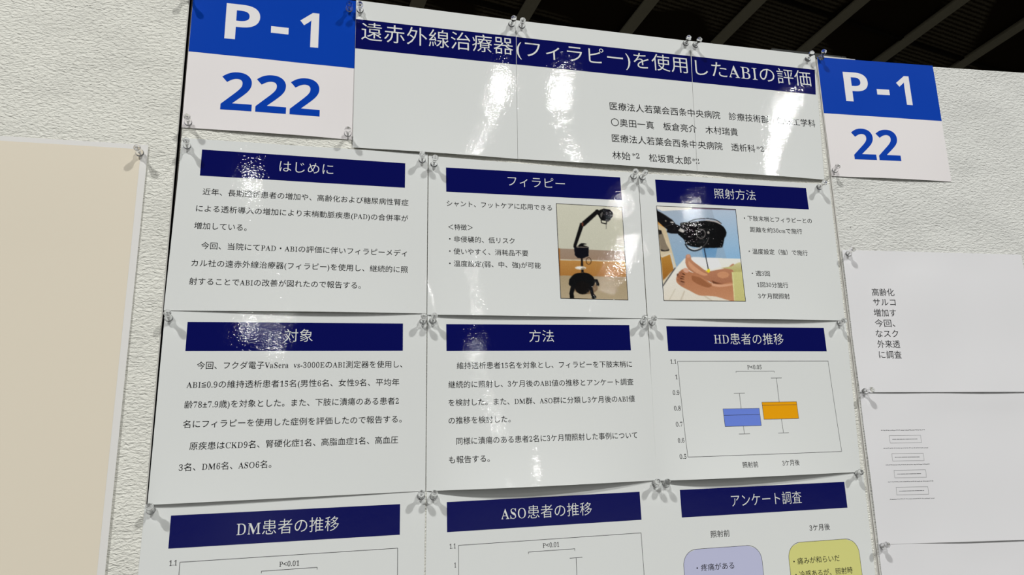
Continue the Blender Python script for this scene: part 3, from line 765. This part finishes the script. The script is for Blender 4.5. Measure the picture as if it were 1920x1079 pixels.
# ------------------------------------------------------------------ push pins
def lathe(prof, seg=20):
    V, F = [], []
    for r, z in prof:
        for k in range(seg): V.append((r * math.cos(6.28318 * k / seg), r * math.sin(6.28318 * k / seg), z))
    for j in range(len(prof) - 1):
        for k in range(seg): F.append((j * seg + k, j * seg + (k + 1) % seg, (j + 1) * seg + (k + 1) % seg, (j + 1) * seg + k))
    F.append(tuple(range(seg - 1, -1, -1))); F.append(tuple((len(prof) - 1) * seg + k for k in range(seg)))
    return [(a / 1000, b / 1000, c / 1000) for a, b, c in V], F
v, f = lathe([(1.5, 2.2), (4.2, 2.4), (4.7, 3.0), (4.6, 3.7), (3.2, 4.6), (2.5, 6.0), (2.15, 8.5), (2.2, 11.5), (2.6, 13.6), (3.5, 15.2), (4.0, 16.6), (4.1, 18.2), (3.6, 19.4), (2.4, 20.1), (.9, 20.3)])
PIN_HEAD = mesh_of('pin_head', v, f, True)
PIN_HEAD.materials.append(CLEAR)
v, f = lathe([(.1, -6), (.52, -4), (.55, 2.0), (.55, 9.0), (.2, 9.3)], 10)
PIN_NEEDLE = mesh_of('pin_needle', v, f, True); PIN_NEEDLE.materials.append(STEEL)
pin0 = bpy.data.objects.new('push_pin', None); pin0.empty_display_size = .01
hd0 = bpy.data.objects.new('pin_head', PIN_HEAD); nd0 = bpy.data.objects.new('pin_needle', PIN_NEEDLE)
def place_pin(first, mw, d, label):
    if first: e, h, n = pin0, hd0, nd0
    else: e, h, n = pin0.copy(), hd0.copy(), nd0.copy()
    for o in (e, h, n): COL.objects.link(o)
    h.parent = e; n.parent = e
    e.matrix_world = mw @ Vector((0, 0, 1)).rotation_difference(Vector(d).normalized()).to_matrix().to_4x4() @ Matrix.Rotation(random.uniform(0, 6), 4, 'Z')
    tag(e, label, 'push pin', 'clear push pins holding the sheets')
PINS = [
 (-326.2, 418, .11, -.17, .98, 'clear push pin at the top left corner of the 222 card'),
 (-127.2, 425.1, .02, -.25, .97, 'clear push pin on the blue top right corner of the 222 card'),
 (-113.2, 423.7, 0, -.10, .99, 'clear push pin at the top left corner of the title banner'),
 (-313.3, 244.5, .16, 0, .99, 'clear push pin at the bottom left corner of the 222 card'),
 (-124.9, 245.2, .03, -.12, .99, 'clear push pin at the bottom right corner of the 222 card'),
 (94.4, 427.4, .02, -.01, 1, 'left pin of the pair on the banner top over the first seam'),
 (110.3, 427.6, -.16, -.10, .98, 'right pin of the pair on the banner top over the first seam'),
 (363.4, 428.8, -.18, -.04, .98, 'left pin of the pair on the banner top over the second seam'),
 (378.7, 427.4, -.07, -.03, 1, 'right pin of the pair on the banner top over the second seam'),
 (572.0, 424.3, -.20, .12, .97, 'clear push pin at the top right corner of the title banner'),
 (-312.3, 213.9, .16, .03, .99, 'clear push pin at the top left corner of the はじめに sheet'),
 (-30.1, 214.3, -.07, .15, .99, 'clear push pin at the top right corner of the はじめに sheet'),
 (-15.1, 209.4, 0, .21, .98, 'clear push pin at the top left corner of the lamp stand photo sheet'),
 (264.2, 210.2, -.20, .09, .97, 'clear push pin at the top right corner of the lamp stand photo sheet'),
 (277.0, 209.4, -.14, .10, .99, 'clear push pin at the top left corner of the feet photo sheet'),
 (562.4, 211.3, -.16, .10, .98, 'clear push pin at the top right corner of the feet photo sheet'),
 (-316.8, 3.1, .15, .22, .96, 'clear push pin at the top left corner of the 対象 sheet'),
 (-28.9, 1.9, -.02, .25, .97, 'clear push pin at the top right corner of the 対象 sheet'),
 (-17.0, 2.6, .02, .25, .97, 'clear push pin at the top left corner of the 方法 sheet'),
 (263.3, 3.7, -.25, .22, .95, 'clear push pin at the top right corner of the 方法 sheet'),
 (276.0, 3.0, -.22, .22, .95, 'clear push pin at the top left corner of the box plot sheet'),
 (567.7, 5.4, -.33, .08, .94, 'clear push pin at the top right corner of the box plot sheet'),
 (-318.6, -205.1, .15, .31, .94, 'clear push pin at the top left corner of the DM sheet'),
 (-31.0, -204.4, -.06, .27, .96, 'clear push pin at the top right corner of the DM sheet'),
 (-16.4, -205.6, -.04, .30, .95, 'clear push pin at the top left corner of the ASO sheet'),
 (264.8, -203.8, -.23, .24, .94, 'clear push pin at the top right corner of the ASO sheet'),
 (279.0, -204.4, -.27, .24, .93, 'clear push pin at the top left corner of the answer box sheet'),
 (564.5, -203.7, -.44, .21, .87, 'clear push pin at the top right corner of the answer box sheet'),
 (-362.8, 201.4, .11, -.01, .99, 'clear push pin at the top right corner of the cream poster'),
]
for k, (x, y, a, b, c, lab) in enumerate(PINS):
    zz = 3.0 if y > 400 and x > -120 else (2.4 if y > 150 else 1.8 if y > -100 else 1.2)
    place_pin(k == 0, wall_matrix(x, y, zz), (a, b, c), lab)
for x, y, a, b, c, lab in ((6.3, -4.8, -.26, .1, .95, 'clear push pin at the top left corner of the right number card'), (6.9, -193.5, -.36, -.05, .92, 'clear push pin at the bottom left corner of the right number card'),
        (11.2, -326.5, -.22, .2, .96, 'clear push pin at the top left corner of the large-text sheet'), (9.2, -527.4, -.02, .1, .99, 'clear push pin at the top left corner of the flow chart sheet'),
        (8.4, -734.0, -.28, .3, .92, 'clear push pin at the top left corner of the lowest right sheet')):
    place_pin(False, right_matrix(x, y, 2.2), (a, b, c), lab)
